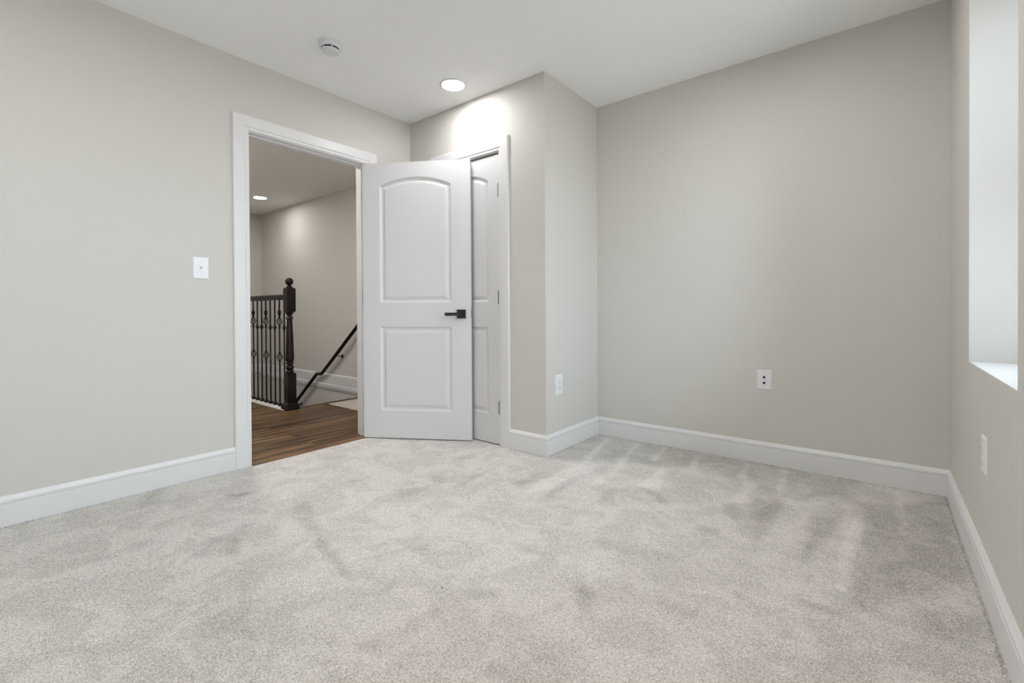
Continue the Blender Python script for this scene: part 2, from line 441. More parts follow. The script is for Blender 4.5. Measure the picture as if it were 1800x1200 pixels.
def carpet_floor():
    x0, x1, y0, y1 = XL + 0.031, XR, YR, YB
    st = 0.014
    nx, ny = int((x1 - x0) / st) + 1, int((y1 - y0) / st) + 1
    xs = np.linspace(x0 - 0.031, x1, nx)
    ys = np.linspace(y0, y1, ny)
    Xg, Yg = np.meshgrid(xs, ys)
    nap_and_light = np.zeros_like(Xg)
    for val, soft, poly in NAP_AND_LIGHT:
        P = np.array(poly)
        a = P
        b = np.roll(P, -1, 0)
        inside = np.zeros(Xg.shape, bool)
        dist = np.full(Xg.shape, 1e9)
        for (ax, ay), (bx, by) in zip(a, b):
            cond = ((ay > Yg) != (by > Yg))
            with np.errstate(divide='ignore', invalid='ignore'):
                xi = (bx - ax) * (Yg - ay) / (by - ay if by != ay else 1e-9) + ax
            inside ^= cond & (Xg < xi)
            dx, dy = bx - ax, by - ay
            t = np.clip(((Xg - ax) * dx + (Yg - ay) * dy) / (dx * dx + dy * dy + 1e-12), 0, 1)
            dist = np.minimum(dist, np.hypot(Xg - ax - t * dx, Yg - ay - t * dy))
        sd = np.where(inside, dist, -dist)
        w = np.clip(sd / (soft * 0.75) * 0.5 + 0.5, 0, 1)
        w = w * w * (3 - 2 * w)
        nap_and_light += 1.12 * val * w
    verts = np.stack([Xg.ravel(), Yg.ravel(), np.zeros(Xg.size)], 1)
    idx = np.arange(nx * ny).reshape(ny, nx)
    faces = np.stack([idx[:-1, :-1].ravel(), idx[:-1, 1:].ravel(), idx[1:, 1:].ravel(), idx[1:, :-1].ravel()], 1)
    # loose tufts of pile standing against the baseboards
    vl, fl, nl = verts.tolist(), faces.tolist(), nap_and_light.ravel().tolist()
    rnd = random.Random(5)
    t = 0.016
    for (ax, ay), (bx, by), (nx_, ny_) in (((XL + t, 0.1), (XL + t, 1.10), (1, 0)), ((-1.97, YC - t), (XC + t, YC - t), (0, -1)), ((XC + t, YC), (XC + t, YB - t), (1, 0)),
                                           ((XC + t, YB - t), (XR - t, YB - t), (0, -1)), ((XR - t, YB - t), (XR - t, 0.9), (-1, 0))):
        ln = math.hypot(bx - ax, by - ay)
        ux, uy = (bx - ax) / ln, (by - ay) / ln
        for _ in range(int(ln / 0.0022)):
            d, k = rnd.uniform(0, ln), rnd.uniform(0.0005, 0.010)
            px, py = ax + ux * d + nx_ * k, ay + uy * d + ny_ * k
            w, hgt = rnd.uniform(0.0014, 0.0026), rnd.uniform(0.003, 0.0085)
            lx, ly = rnd.uniform(-0.003, 0.003), rnd.uniform(-0.003, 0.003)
            b0 = len(vl)
            for q in range(3):
                an = 2 * PI * q / 3 + d
                vl.append([px + w * math.cos(an), py + w * math.sin(an), -0.001])
            vl.append([px + lx, py + ly, hgt])
            fl += [[b0, b0 + 1, b0 + 3], [b0 + 1, b0 + 2, b0 + 3], [b0 + 2, b0, b0 + 3]]
            nl += [rnd.uniform(-0.45, 0.45)] * 4
    me = bpy.data.meshes.new('floor')
    me.from_pydata(vl, [], fl)
    at = me.attributes.new('nap_and_light', 'FLOAT', 'POINT')
    at.data.foreach_set('value', np.array(nl, np.float32))
    me.materials.append(M['carpet'])
    o = bpy.data.objects.new('floor', me)
    COL.objects.link(o)
    tag(o, 'beige cut-pile bedroom carpet with brushed vacuum marks and painted-in light and shade', 'floor', kind='structure')
carpet_floor()

bm = new()
box(bm, XL - WT - 0.02, XL, D1A - 0.02, D1B + 0.02, -0.03, 0.002)
box(bm, XL, XL + 0.026, D1A - 0.003, D1B + 0.003, -0.03, 0.002)       # under the doorway
box(bm, XST, XL - WT, YN, YH, -0.03, 0.0015)                                    # landing
box(bm, XE, XST, YN, YRL - 0.02, -0.03, 0.0015)                                 # corridor beside the railing
struct('floor_hall', bm, 'wood', 'dark walnut plank floor of the hall', 'floor')

bm = new(); box(bm, XL, XR, YR, YB, H, H + 0.1)
struct('ceiling', bm, 'ceiling', 'flat white bedroom ceiling', 'ceiling')
bm = new(); box(bm, XE, XL - WT, YN, YH, H, H + 0.1)
struct('ceiling_hall', bm, 'ceiling', 'white ceiling of the hall seen through the doorway', 'ceiling')

# ------------------------------------------------------------------ walls
JT = 0.019     # jamb board
bm = new()
box(bm, XL - WT, XL, YR - 0.1, D1A - JT, 0, H)
box(bm, XL - WT, XL, D1B + JT, YH + 0.1, 0, H)
box(bm, XL - WT, XL, D1A - JT, D1B + JT, DZ + JT, H)
struct('wall_left', bm, 'wall', 'greige left wall with the open doorway', 'wall')
bm = new()
box(bm, XL, D2A - JT, YC, YC + 0.1, 0, H)
box(bm, D2B + JT, XC, YC, YC + 0.1, 0, H)
box(bm, D2A - JT, D2B + JT, YC, YC + 0.1, DZ + JT, H)
struct('wall_closet_front', bm, 'wall', 'greige closet wall holding the narrow closed door', 'wall')
bm = new(); box(bm, XC - 0.1, XC, YC + 0.1, YB + 0.1, 0, H)
struct('wall_closet_side', bm, 'wall', 'short greige side wall of the closet bump-out', 'wall')
bm = new(); box(bm, XC, XR + 0.45, YB, YB + 0.12, 0, H)
struct('wall_back', bm, 'wall', 'wide greige back wall of the alcove', 'wall')
bm = new(); box(bm, XL, XR + 0.45, YR - 0.12, YR, 0, H)
struct('wall_rear', bm, 'wall', 'greige wall behind the photographer', 'wall')
RT = 0.45
WIN_ADDED = (-0.95, -0.12)  # opening of the added second window
bm = new()
cuts = [(YR, WIN_ADDED[0]), (WIN_ADDED[1], NY0), (NY1, YB)]
for a, b in cuts:
    box(bm, XR, XR + RT, a, b, 0, H)
for a, b in ((NY0, NY1), WIN_ADDED):
    box(bm, XR, XR + RT, a, b, 0, NZ0)
    box(bm, XR, XR + RT, a, b, NZ1, H)
bmesh.ops.remove_doubles(bm, verts=list(bm.verts), dist=1e-5)
struct('wall_right', bm, 'wall', 'thick greige exterior wall with the deep window niche', 'wall')

bm = new(); box(bm, XL, XC - 0.1, YB, YB + 0.1, 0, H)
struct('wall_closet_back', bm, 'wall', 'wall at the back of the closed closet', 'wall')
# hall
bm = new(); box(bm, XE - 0.1, XL - WT, YH, YH + 0.1, -2.8, H)
struct('wall_stairwell', bm, 'wall', 'greige stairwell wall lit by the hall ceiling light', 'wall')
bm = new(); box(bm, XE - 0.1, XE, YN - 0.1, YH, -2.8, H)
struct('wall_hall_end', bm, 'wall', 'greige wall at the far end of the hall', 'wall')
bm = new(); box(bm, XE, XL - WT, YN - 0.1, YN, -0.03, H)
struct('wall_hall_near', bm, 'wall', 'greige hall wall beyond the doorway, hidden to the left', 'wall')
bm = new()
box(bm, XE, XST, YRL - 0.06, YRL + 0.02, -2.8, -0.03)
box(bm, XST, XST + 0.1, YRL - 0.06, YH, -2.8, -0.03)
struct('wall_stair_inner', bm, 'wall', 'greige wall under the railing, down the stairwell', 'wall')

# ------------------------------------------------------------------ baseboards
BB = [(0.0, 0.0), (0.016, 0.0), (0.016, 0.1020), (0.0155, 0.1028), (0.0100, 0.1035), (0.0100, 0.1055), (0.0138, 0.1062), (0.0138, 0.116), (0.0095, 0.123), (0.0055, 0.130), (0.003, 0.134), (0.0, 0.134)]
def baseboard(name, p0, p1, nrm, m0, m1, label, z0=0.0):
    """run along p0->p1 on the wall line; nrm points into the room; m0/m1: mitre at the ends (+1 outside corner, -1 inside corner, 0 square)."""
    p0, p1, nrm = Vector((*p0, 0)), Vector((*p1, 0)), Vector((*nrm, 0))
    d = (p1 - p0).normalized()
    bm = new()
    A = [bm.verts.new(p0 + nrm * t - d * (m0 * t) + Vector((0, 0, z + z0))) for t, z in BB]
    B = [bm.verts.new(p1 + nrm * t + d * (m1 * t) + Vector((0, 0, z + z0))) for t, z in BB]
    n = len(BB)
    for i in range(n):
        j = (i + 1) % n
        bm.faces.new((A[i], A[j], B[j], B[i]))
    bm.faces.new(A)
    bm.faces.new(B[::-1])
    return struct(name, bm, 'trim', label, 'baseboard')
CW = 0.089   # casing width
RV = 0.006   # reveal
baseboard('baseboard_left', (XL, YR), (XL, D1A - RV - CW), (1, 0), -1, 0, 'white baseboard along the left wall')
baseboard('baseboard_left_corner', (XL, D1B + RV + CW), (XL, YC), (1, 0), 0, -1, 'short white baseboard behind the open door')
baseboard('baseboard_closet_left', (XL, YC), (D2A - RV - CW, YC), (0, -1), -1, 0, 'short white baseboard in the corner behind the open door')
baseboard('baseboard_closet_front', (D2B + RV + CW, YC), (XC, YC), (0, -1), 0, 1, 'short white baseboard right of the closet door')
baseboard('baseboard_closet_side', (XC, YC), (XC, YB), (1, 0), 1, -1, 'white baseboard on the closet side wall under its outlet')
baseboard('baseboard_back', (XC, YB), (XR, YB), (0, -1), -1, -1, 'long white baseboard along the back wall')
baseboard('baseboard_right', (XR, YB), (XR, YR), (-1, 0), -1, -1, 'white baseboard along the right wall below the window')
baseboard('baseboard_rear', (XR, YR), (XL, YR), (0, 1), -1, -1, 'white baseboard behind the photographer')
baseboard('baseboard_stairwell', (XE, YH), (XL - WT, YH), (0, -1), 0, 0, 'white baseboard running along the stairwell wall')
baseboard('baseboard_hall_end', (XE, YH), (XE, YN), (1, 0), 0, 0, 'white baseboard on the far end wall of the hall')
bm = new()
prof = [(0.0, -0.075), (0.012, -0.075), (0.014, -0.062), (0.022, -0.050), (0.024, -0.030), (0.024, -0.006), (0.020, 0.0), (0.0, 0.0)]
A = [bm.verts.new((XE, YH - t, z)) for t, z in prof]
B = [bm.verts.new((XST, YH - t, z)) for t, z in prof]
for i in range(len(prof)):
    j = (i + 1) % len(prof)
    bm.faces.new((A[i], A[j], B[j], B[i]))
bm.faces.new(A); bm.faces.new(B[::-1])
struct('trim_1', bm, 'trim', 'white moulding under the stairwell baseboard at floor level', 'trim')
bm = new()
box(bm, XE, XST + 0.0, YRL - 0.075, YRL + 0.035, -0.02, 0.008)
box(bm, XE, XST, YRL + 0.02, YRL + 0.035, -0.25, -0.02)
struct('trim_2', bm, 'trim', 'flat white strip under the iron balusters', 'trim')

# ------------------------------------------------------------------ stairs going down towards -X
bm = new()
RISE, RUN = 0.19, 0.245
for k in range(1, 13):
    xa = XST - RUN * (k - 1)
    box(bm, xa - RUN - 0.02, xa, YRL + 0.035, YH, -RISE * k - 0.03, -RISE * k)
box(bm, XST - 0.03, XST + 0.06, YRL + 0.035, YH, -0.03, 0.0025)
struct('stairs', bm, 'wood', 'walnut stair treads going down behind the railing', 'stairs')
bm = new()
for k in range(1, 14):
    xa = XST - RUN * (k - 1)
    box(bm, xa - 0.012, xa, YRL + 0.035, YH, -RISE * k, -RISE * (k - 1) - 0.03)
struct('trim_3', bm, 'trim', 'white risers of the stairs', 'trim')
bm = new(); box(bm, XE, XST, YRL, YH, -2.85, -2.75)
struct('floor_lower', bm, 'wood', 'lower floor at the foot of the stairs', 'floor')

# ------------------------------------------------------------------ door casings (mitred sweep) and jambs
CP = [(0.0, 0.0), (0.0, 0.008), (0.004, 0.0105), (0.019, 0.0115), (0.0205, 0.0095), (0.0215, 0.0145), (0.030, 0.0155), (0.080, 0.0165), (0.086, 0.0155), (0.089, 0.012), (0.089, 0.0)]
def casing(name, uL, uR, zT, to3d, label):
    """U-shaped casing around an opening; to3d(u, z, d) gives the point d out from the wall."""
    bm = new()
    rows = []
    for w, d in CP:
        rows.append([bm.verts.new(to3d(*q, d)) for q in ((uL - w, 0.0), (uL - w, zT + w), (uR + w, zT + w), (uR + w, 0.0))])
    n = len(rows)
    for i in range(n):
        j = (i + 1) % n
        for k in range(3):
            bm.faces.new((rows[i][k], rows[i][k + 1], rows[j][k + 1], rows[j][k]))
    bm.faces.new([r[0] for r in rows]); bm.faces.new([r[3] for r in rows][::-1])
    return struct(name, bm, 'trim', label, 'door casing')
casing('trim_4', D1A - RV, D1B + RV, DZ + RV, lambda u, z, d: (XL + d, u, z), 'white mitred casing around the open bedroom doorway')
casing('trim_5', D2A - RV, D2B + RV, DZ + RV, lambda u, z, d: (u, YC - d, z), 'white mitred casing around the closet door')
casing('trim_6', D1A - RV, D1B + RV, DZ + RV, lambda u, z, d: (XL - WT - d, u, z), 'white casing on the hall side of the doorway')
bm = new()
for y0, y1 in ((D1A - JT, D1A), (D1B, D1B + JT)):
    box(bm, XL - WT, XL, y0, y1, 0, DZ + JT)
box(bm, XL - WT, XL, D1A, D1B, DZ, DZ + JT)
ST = (XL - 0.080, XL - 0.040)
box(bm, *ST, D1A, D1A + 0.011, 0, DZ)
box(bm, *ST, D1B - 0.011, D1B, 0, DZ)
box(bm, *ST, D1A + 0.011, D1B - 0.011, DZ - 0.011, DZ)
struct('trim_7', bm, 'trim', 'white door jamb with stop strip lining the open doorway', 'door jamb')
bm = new()
for x0, x1 in ((D2A - JT, D2A), (D2B, D2B + JT)):
    box(bm, x0, x1, YC, YC + 0.1, 0, DZ + JT)
box(bm, D2A, D2B, YC, YC + 0.1, DZ, DZ + JT)
box(bm, D2A, D2A + 0.011, YC + 0.05, YC + 0.09, 0, DZ)
box(bm, D2B - 0.011, D2B, YC + 0.05, YC + 0.09, 0, DZ)
box(bm, D2A, D2B, YC + 0.05, YC + 0.09, DZ - 0.011, DZ)
struct('trim_8', bm, 'trim', 'white door jamb lining the closet doorway', 'door jamb')

# ------------------------------------------------------------------ panel doors
def panel_ring(x0, x1, z0, zs, apex, s, narc=20):
    """outline inset by s: rectangle, or rectangle with a segmental arch when apex > 0 (rise over the spring line zs)."""
    pts = [(x0 + s, z0 + s), (x1 - s, z0 + s)]
    if apex <= 0:
        pts += [(x1 - s, zs - s), (x0 + s, zs - s)]
        return pts
    c = (x0 + x1) / 2
    hw = (x1 - x0) / 2
    R = (hw * hw + apex * apex) / (2 * apex)
    zc = zs + apex - R
    r = R - s
    hw2 = hw - s
    a0 = math.asin(hw2 / r)
    for i in range(narc + 1):
        a = a0 - 2 * a0 * i / narc
        pts.append((c + r * math.sin(a), zc + r * math.cos(a)))
    return pts
RELIEF = [(0.0, 0.0), (0.003, 0.001), (0.013, 0.0085), (0.020, 0.0095), (0.027, 0.0092), (0.033, 0.0065), (0.043, 0.0028), (0.050, 0.0022)]
def door_leaf(bm, Wd, z0, z1, T, sx0, sx1, panels):
    """slab 0..Wd along x, front face at y=0 facing -y, back at y=T; panels share the stiles sx0, sx1."""
    def face(pts3, flip=False):
        vs = [bm.verts.new(p) for p in pts3]
        bm.faces.new(vs[::-1] if flip else vs)
    for side in (0, 1):
        def P(x, z, d):
            return (x, d, z) if side == 0 else (x, T - d, z)
        face([P(0, z0, 0), P(sx0, z0, 0), P(sx0, z1, 0), P(0, z1, 0)], side)
        face([P(sx1, z0, 0), P(Wd, z0, 0), P(Wd, z1, 0), P(sx1, z1, 0)], side)
        zlow = z0
        for (a, zs, apex) in panels:
            face([P(sx0, zlow, 0), P(sx1, zlow, 0), P(sx1, a, 0), P(sx0, a, 0)], side)
            zlow = zs
            rings = [[bm.verts.new(P(x, z, d)) for x, z in panel_ring(sx0, sx1, a, zs, apex, s)] for s, d in RELIEF]
            for A, B in zip(rings, rings[1:]):
                for i in range(len(A)):
                    j = (i + 1) % len(A)
                    q = (A[i], A[j], B[j], B[i])
                    bm.faces.new(q[::-1] if side else q)
            bm.faces.new(rings[-1][::-1] if side else rings[-1])
            if apex > 0:
                arc = panel_ring(sx0, sx1, a, zs, apex, 0)[2:]
                for (xa, za), (xb, zb) in zip(arc, arc[1:]):
                    face([P(xb, zb, 0), P(xa, za, 0), P(xa, z1, 0), P(xb, z1, 0)], side)
                zlow = None
        if zlow is not None:
            face([P(sx0, zlow, 0), P(sx1, zlow, 0), P(sx1, z1, 0), P(sx0, z1, 0)], side)
    for q in ([(0, 0, z0), (0, T, z0), (0, T, z1), (0, 0, z1)], [(Wd, 0, z0), (Wd, 0, z1), (Wd, T, z1), (Wd, T, z0)],
              [(0, 0, z0), (Wd, 0, z0), (Wd, T, z0), (0, T, z0)], [(0, 0, z1), (0, T, z1), (Wd, T, z1), (Wd, 0, z1)]):
        face(q)
    bmesh.ops.remove_doubles(bm, verts=list(bm.verts), dist=1e-5)

PANELS = [(0.209, 0.828, 0.0), (1.003, 1.861, 0.061)]
DT = 0.035
HZ = (0.262, 1.030, 1.777)
# open bedroom door: hinge pin on the right jamb, swung 121 degrees into the room
TH = math.radians(121)
dirv = Vector((math.sin(TH), -math.cos(TH), 0))
nrm = Vector((math.cos(TH), math.sin(TH), 0))
pin = Vector((XL + 0.006, D1B + 0.002, 0))
org = pin - nrm * 0.037 - dirv * 0.009
DW = 0.813
d1 = thing('door_1', 'open white two-panel arched door with black lever handle', 'door', org, math.atan2(dirv.y, dirv.x), kind='structure')
bm = new(); door_leaf(bm, DW, 0.007, 2.030, DT, 0.130, 0.672, PANELS)
obj('door_leaf', bm, 'door', d1)
for z in HZ:
    bm = new()
    lathe(bm, [(0.0058, -0.045), (0.0058, 0.045)], 14)
    lathe(bm, [(0.004, 0.045), (0.0052, 0.047), (0.003, 0.051)], 14)
    # leaf let into the door's edge and leaf on the jamb
    box(bm, -0.0105, -0.0085, -0.036, -0.003, -0.0445, 0.0445)
    R = Matrix.Rotation(-math.radians(121) + PI / 2 - math.radians(0), 4, 'Z')
    v = box(bm, -0.036, -0.001, -0.0040, -0.0022, -0.0445, 0.0445)
    lp = d1.matrix_world  # placed in door space below
    inv = Matrix.Rotation(-math.atan2(dirv.y, dirv.x), 4, 'Z')
    for q in v:
        q.co = inv @ q.co
    pl = Matrix.Rotation(-math.atan2(dirv.y, dirv.x), 4, 'Z') @ (pin - org)
    hg = obj('hinge', bm, 'nickel', d1, smooth=True, loc=(pl.x, pl.y, z))
    hg['label'] = 'satin metal hinge'
def lever(parent, x, z, side):
    """lever set on the face; side -1 = front (y<0), +1 = back (y>DT)."""
    y0 = 0.0 if side < 0 else DT
    rt = thing_part('door_handle', parent, (x, y0, z))
    rt['label'] = 'matte black square lever handle'
    bm = new()
    box(bm, -0.032, 0.032, min(0, side * 0.009), max(0, side * 0.009), -0.032, 0.032)
    bevel_all(bm, 0.0012)
    obj('rose', bm, 'black', rt)
    bm = new()
    a, b = sorted((side * 0.007, side * 0.05))
    box(bm, -0.011, 0.011, a, b, -0.011, 0.011)
    a, b = sorted((side * 0.038, side * 0.052))
    box(bm, -0.110, 0.0108, a, b, -0.0125, 0.0105)
    bevel_all(bm, 0.001)
    obj('lever', bm, 'black', rt)
    return rt
def thing_part(name, parent, loc):
    o = bpy.data.objects.new(name, None)
    COL.objects.link(o)
    o.parent = parent
    o.location = loc
    o.empty_display_size = 0.03
    return o
lever(d1, 0.745, 0.918, -1)
lever(d1, 0.745, 0.918, 1)
bm = new()
box(bm, DW - 0.001, DW + 0.0012, 0.006, 0.029, 0.89, 0.946)
o = obj('latch_plate', bm, 'nickel', d1)
bm = new(); box(bm, DW, DW + 0.009, 0.011, 0.024, 0.909, 0.927)
obj('latch_bolt', bm, 'brass', o)

# closed closet door, hinged on its right
CWd = (D2B - D2A) - 0.006
d2 = thing('door_2', 'narrow closed white arched closet door partly hidden behind the open door', 'door', (D2A + 0.003, YC + 0.006, 0), 0, kind='structure')
bm = new(); door_leaf(bm, CWd, 0.007, 2.028, DT, 0.100, CWd - 0.100, PANELS)
obj('door_leaf', bm, 'door', d2)
for z in HZ:
    bm = new()
    lathe(bm, [(0.006, -0.045), (0.006, 0.045)], 14, center=(0, -0.006))
    lathe(bm, [(0.004, 0.045), (0.0052, 0.047), (0.003, 0.051)], 14, center=(0, -0.006))
    box(bm, -0.014, -0.001, -0.0012, 0.006, -0.0445, 0.0445)
    box(bm, 0.001, 0.006, -0.0022, 0.006, -0.0445, 0.0445)
    hg = obj('hinge', bm, 'nickel', d2, smooth=True, loc=(CWd, 0, z))
    hg['label'] = 'satin metal hinge'
lever(d2, 0.06, 0.918, -1)

# ------------------------------------------------------------------ windows in the right wall (deep niches), the second one added
def window(n, loc, rz, width, label):
    """sash window; local x points outside, y along the wall."""
    w = thing('window_%d' % n, label, 'window', loc, rz, kind='structure')
    hw, hh = width / 2, NZ1 - NZ0
    bm = new()
    fw = 0.045
    for a, b, c, d in ((-hw, -hw + fw, 0, hh), (hw - fw, hw, 0, hh), (-hw + fw, hw - fw, 0, fw), (-hw + fw, hw - fw, hh - fw, hh)):
        box(bm, 0, 0.07, a, b, c, d)
    obj('window_frame', bm, 'trim', w)
    for nm, zz0, zz1, xx in (('lower_sash', fw, hh / 2 + 0.02, 0.008), ('upper_sash', hh / 2 - 0.02, hh - fw, 0.036)):
        bm = new()
        s = 0.04
        a, b = -hw + fw, hw - fw
        for q in ((a, a + s, zz0, zz1), (b - s, b, zz0, zz1), (a + s, b - s, zz0, zz0 + s), (a + s, b - s, zz1 - s, zz1)):
            box(bm, xx, xx + 0.028, *q)
        so = obj(nm, bm, 'trim', w)
        bm = new(); box(bm, xx + 0.012, xx + 0.016, a + s, b - s, zz0 + s, zz1 - s)
        obj('pane', bm, 'glass', so)
    # portal: guides light sampling through the opening, gives off no light of its own
    li = bpy.data.lights.new('window_portal', 'AREA')
    li.shape = 'RECTANGLE'
    li.size, li.size_y = hh, width
    li.cycles.is_portal = True
    lo = bpy.data.objects.new('window_portal', li)
    COL.objects.link(lo)
    lo.location = Vector(loc) + Matrix.Rotation(rz, 3, 'Z') @ Vector((0.09, 0, hh / 2))
    lo.rotation_euler = (0, math.radians(90), rz)
    return w
window(1, (XR + NDEP, (NY0 + NY1) / 2, NZ0), 0, NY1 - NY0, 'sash window deep in the niche of the right wall')
window(2, (XR + NDEP, (WIN_ADDED[0] + WIN_ADDED[1]) / 2, NZ0), 0, WIN_ADDED[1] - WIN_ADDED[0], 'added unseen sash window in the right wall behind the photographer')  # added window, brings extra daylight onto the left wall
bm = new(); box(bm, XR + 0.0006, XR + NDEP, NY0 + 0.0005, NY1 - 0.0005, NZ0 - 0.004, NZ0 + 0.0012)
struct('trim_9', bm, 'trim', 'white painted sill of the window niche', 'window sill')
bm = new(); box(bm, XR, XR + NDEP, WIN_ADDED[0] + 0.001, WIN_ADDED[1] - 0.001, NZ0 - 0.001, NZ0 + 0.004)
struct('trim_10', bm, 'trim', 'white painted sill of the added window behind the photographer', 'window sill')

# ------------------------------------------------------------------ ceiling lights, several of them added out of view
def recessed(x, y, label, dm, group=None):
    t = thing('recessed_light', label, 'ceiling light', (x, y, H), 0, group)
    bm = new()
    lathe(bm, [(0.074, -0.002), (0.076, -0.007), (0.084, -0.006), (0.090, -0.0015), (0.090, 0.0)], 48, cap=False)
    obj('trim_ring', bm, 'trim', t, smooth=True)
    bm = new()
    lathe(bm, [(0.0755, -0.0035), (0.0755, -0.002)], 48)
    obj('diffuser', bm, dm, t)
    return t
recessed(-2.263, 2.205, 'lit round recessed ceiling light above the closet door', 'diff_room')
recessed(-6.483, 2.726, 'lit round recessed light in the hall ceiling over the stairs', 'diff_hall')
recessed(-0.48, 2.205, 'lit round recessed ceiling light over the alcove, just above the picture', 'diff_room')
recessed(-3.95, 1.50, 'added round recessed fill light in the hall ceiling, hidden by the bedroom wall', 'diff_hall_fill')  # added to brighten the landing and wood floor
recessed(-5.50, 1.30, 'added round recessed fill light in the hall ceiling over the corridor, hidden by the bedroom wall', 'diff_hall_fill')  # added to raise the ambient light on the stairwell side
recessed(-1.75, 0.50, 'added unseen recessed ceiling light above the photographer, toward the left wall', 'diff_room')  # added fill for the front of the room, placed by brightness
recessed(-0.50, 1.15, 'added unseen recessed ceiling light above the photographer, toward the right wall', 'diff_room')  # added fill for the right-hand floor and lower back wall
recessed(-2.263, -0.66, 'added unseen recessed ceiling light behind the photographer, near the left wall', 'diff_room')  # added out of view to brighten the room from the rear left
recessed(-0.48, -0.66, 'added unseen recessed ceiling light behind the photographer, near the right wall', 'diff_room')  # added out of view to brighten the room from the rear right

# ------------------------------------------------------------------ smoke detector
t = thing('smoke_detector', 'round white smoke detector on the bedroom ceiling', 'smoke detector', (-2.461, 1.428, H), math.radians(38))
bm = new(); lathe(bm, [(0.066, 0.0), (0.068, -0.003), (0.068, -0.012), (0.064, -0.0145)], 48)
obj('mounting_base', bm, 'detector', t, smooth=True)
bm = new(); lathe(bm, [(0.060, -0.013), (0.062, -0.016), (0.062, -0.024), (0.056, -0.0285), (0.052, -0.030)], 48)
obj('body', bm, 'detector', t, smooth=True)
bm = new(); lathe(bm, [(0.0475, -0.029), (0.0475, -0.0405)], 48)
sl = obj('vent_slot', bm, 'slot', t, smooth=True)
for k in range(6):
    bm = new()
    box(bm, 0.0465, 0.0505, -0.003, 0.003, -0.0408, -0.0295)
    obj('vent_rib', bm, 'detector', sl, rot=(0, 0, 2 * PI * k / 6))
bm = new(); lathe(bm, [(0.050, -0.040), (0.051, -0.042), (0.049, -0.046), (0.042, -0.0485), (0.030, -0.0495)], 48)
obj('cover', bm, 'detector', t, smooth=True)
bm = new(); lathe(bm, [(0.011, -0.048), (0.011, -0.0508), (0.009, -0.0515)], 24, center=(0.014, 0.01))
obj('test_button', bm, 'detector', t, smooth=True)

# ------------------------------------------------------------------ wall plates (local frame: x across, z up, -y out of the wall)
def plate(parent, w, h):
    bm = new()
    v = box(bm, -w / 2, w / 2, -0.006, 0, -h / 2, h / 2)
    for q in v:
        if q.co.y < -0.003:
            q.co.x *= (w - 0.008) / w
            q.co.z *= (h - 0.008) / h
    fe = [e for e in bm.edges if all(a.co.y < -0.003 for a in e.verts)]
    bmesh.ops.bevel(bm, geom=fe, offset=0.002, segments=2, affect='EDGES')
    return obj('wall_plate', bm, 'plastic', parent)
def screws(parent, zs):
    for z in zs:
        bm = new()
        lathe(bm, [(0.0032, 0.0), (0.0032, 0.0008), (0.002, 0.0012)], 14)
        obj('screw', bm, 'screw', parent, smooth=True, loc=(0, -0.006, z), rot=(PI / 2, 0, 0))
def toggle_switch(loc, rz, label):
    t = thing('light_switch', label, 'light switch', loc, rz)
    plate(t, 0.080, 0.124)
    bm = new()
    box(bm, -0.0055, 0.0055, -0.0068, -0.005, -0.0125, 0.0125)
    obj('slot_frame', bm, 'screw', t)
    bm = new()
    v = box(bm, -0.0042, 0.0042, -0.021, -0.005, -0.005, 0.005)
    for q in v:
        if q.co.y < -0.01:
            q.co.z = q.co.z * 0.75 + 0.0075
    bevel_all(bm, 0.0008)
    obj('toggle', bm, 'plastic', t)
    screws(t, (-0.030, 0.030))
def duplex(loc, rz, label, w=0.080, h=0.127, group=None):
    t = thing('electrical_outlet', label, 'outlet', loc, rz, group)
    plate(t, w, h)
    for z in (-0.0195, 0.0195):
        bm = new()
        prof = []
        n = 28
        for i in range(n):
            a = 2 * PI * i / n
            prof.append((0.0172 * math.cos(a), max(-0.0122, min(0.0122, 0.0172 * math.sin(a)))))
        A = [bm.verts.new((x, -0.0055, zz)) for x, zz in prof]
        B = [bm.verts.new((x * 0.96, -0.0088, zz * 0.96)) for x, zz in prof]
        for i in range(n):
            j = (i + 1) % n
            bm.faces.new((A[i], A[j], B[j], B[i]))
        bm.faces.new(B)
        so = obj('socket', bm, 'plastic', t, loc=(0, 0, z))
        bm = new()
        box(bm, -0.0072, -0.0055, -0.0091, -0.008, -0.0005, 0.0075)
        box(bm, 0.0055, 0.0070, -0.0091, -0.008, 0.0005, 0.0070)
        lathe_pts = [(0.0024 * math.cos(2 * PI * i / 10), -0.0062 + 0.0024 * math.sin(2 * PI * i / 10)) for i in range(10)]
        A = [bm.verts.new((x, -0.0091, zz)) for x, zz in lathe_pts]
        B = [bm.verts.new((x, -0.008, zz)) for x, zz in lathe_pts]
        for i in range(10):
            j = (i + 1) % 10
            bm.faces.new((A[i], A[j], B[j], B[i]))
        bm.faces.new(A)
        obj('prong_slot', bm, 'port', so)
    screws(t, (0.0,))
def data_plate(loc, rz, label):
    t = thing('data_outlet', label, 'outlet', loc, rz)
    plate(t, 0.081, 0.120)
    for z in (-0.018, 0.016):
        bm = new()
        box(bm, -0.0095, 0.0095, -0.0072, -0.0055, -0.0105, 0.0105)
        f = obj('port_frame', bm, 'plastic', t, loc=(0, 0, z))
        bm = new()
        box(bm, -0.0068, 0.0068, -0.0077, -0.0062, -0.0070, 0.0070)
        obj('port', bm, 'port', f)
    bm = new(); box(bm, -0.012, 0.017, -0.0063, -0.0058, -0.0010, 0.0010)
    obj('label_strip', bm, 'screw', t, loc=(0, 0, -0.036))
    screws(t, (-0.048, 0.048))
toggle_switch((XL, 0.944, 1.190), math.radians(90), 'white toggle light switch on the left wall beside the doorway')
duplex((XC, 2.603, 0.443), math.radians(90), 'white outlet on the side wall of the closet, left of the alcove', 0.082, 0.135)
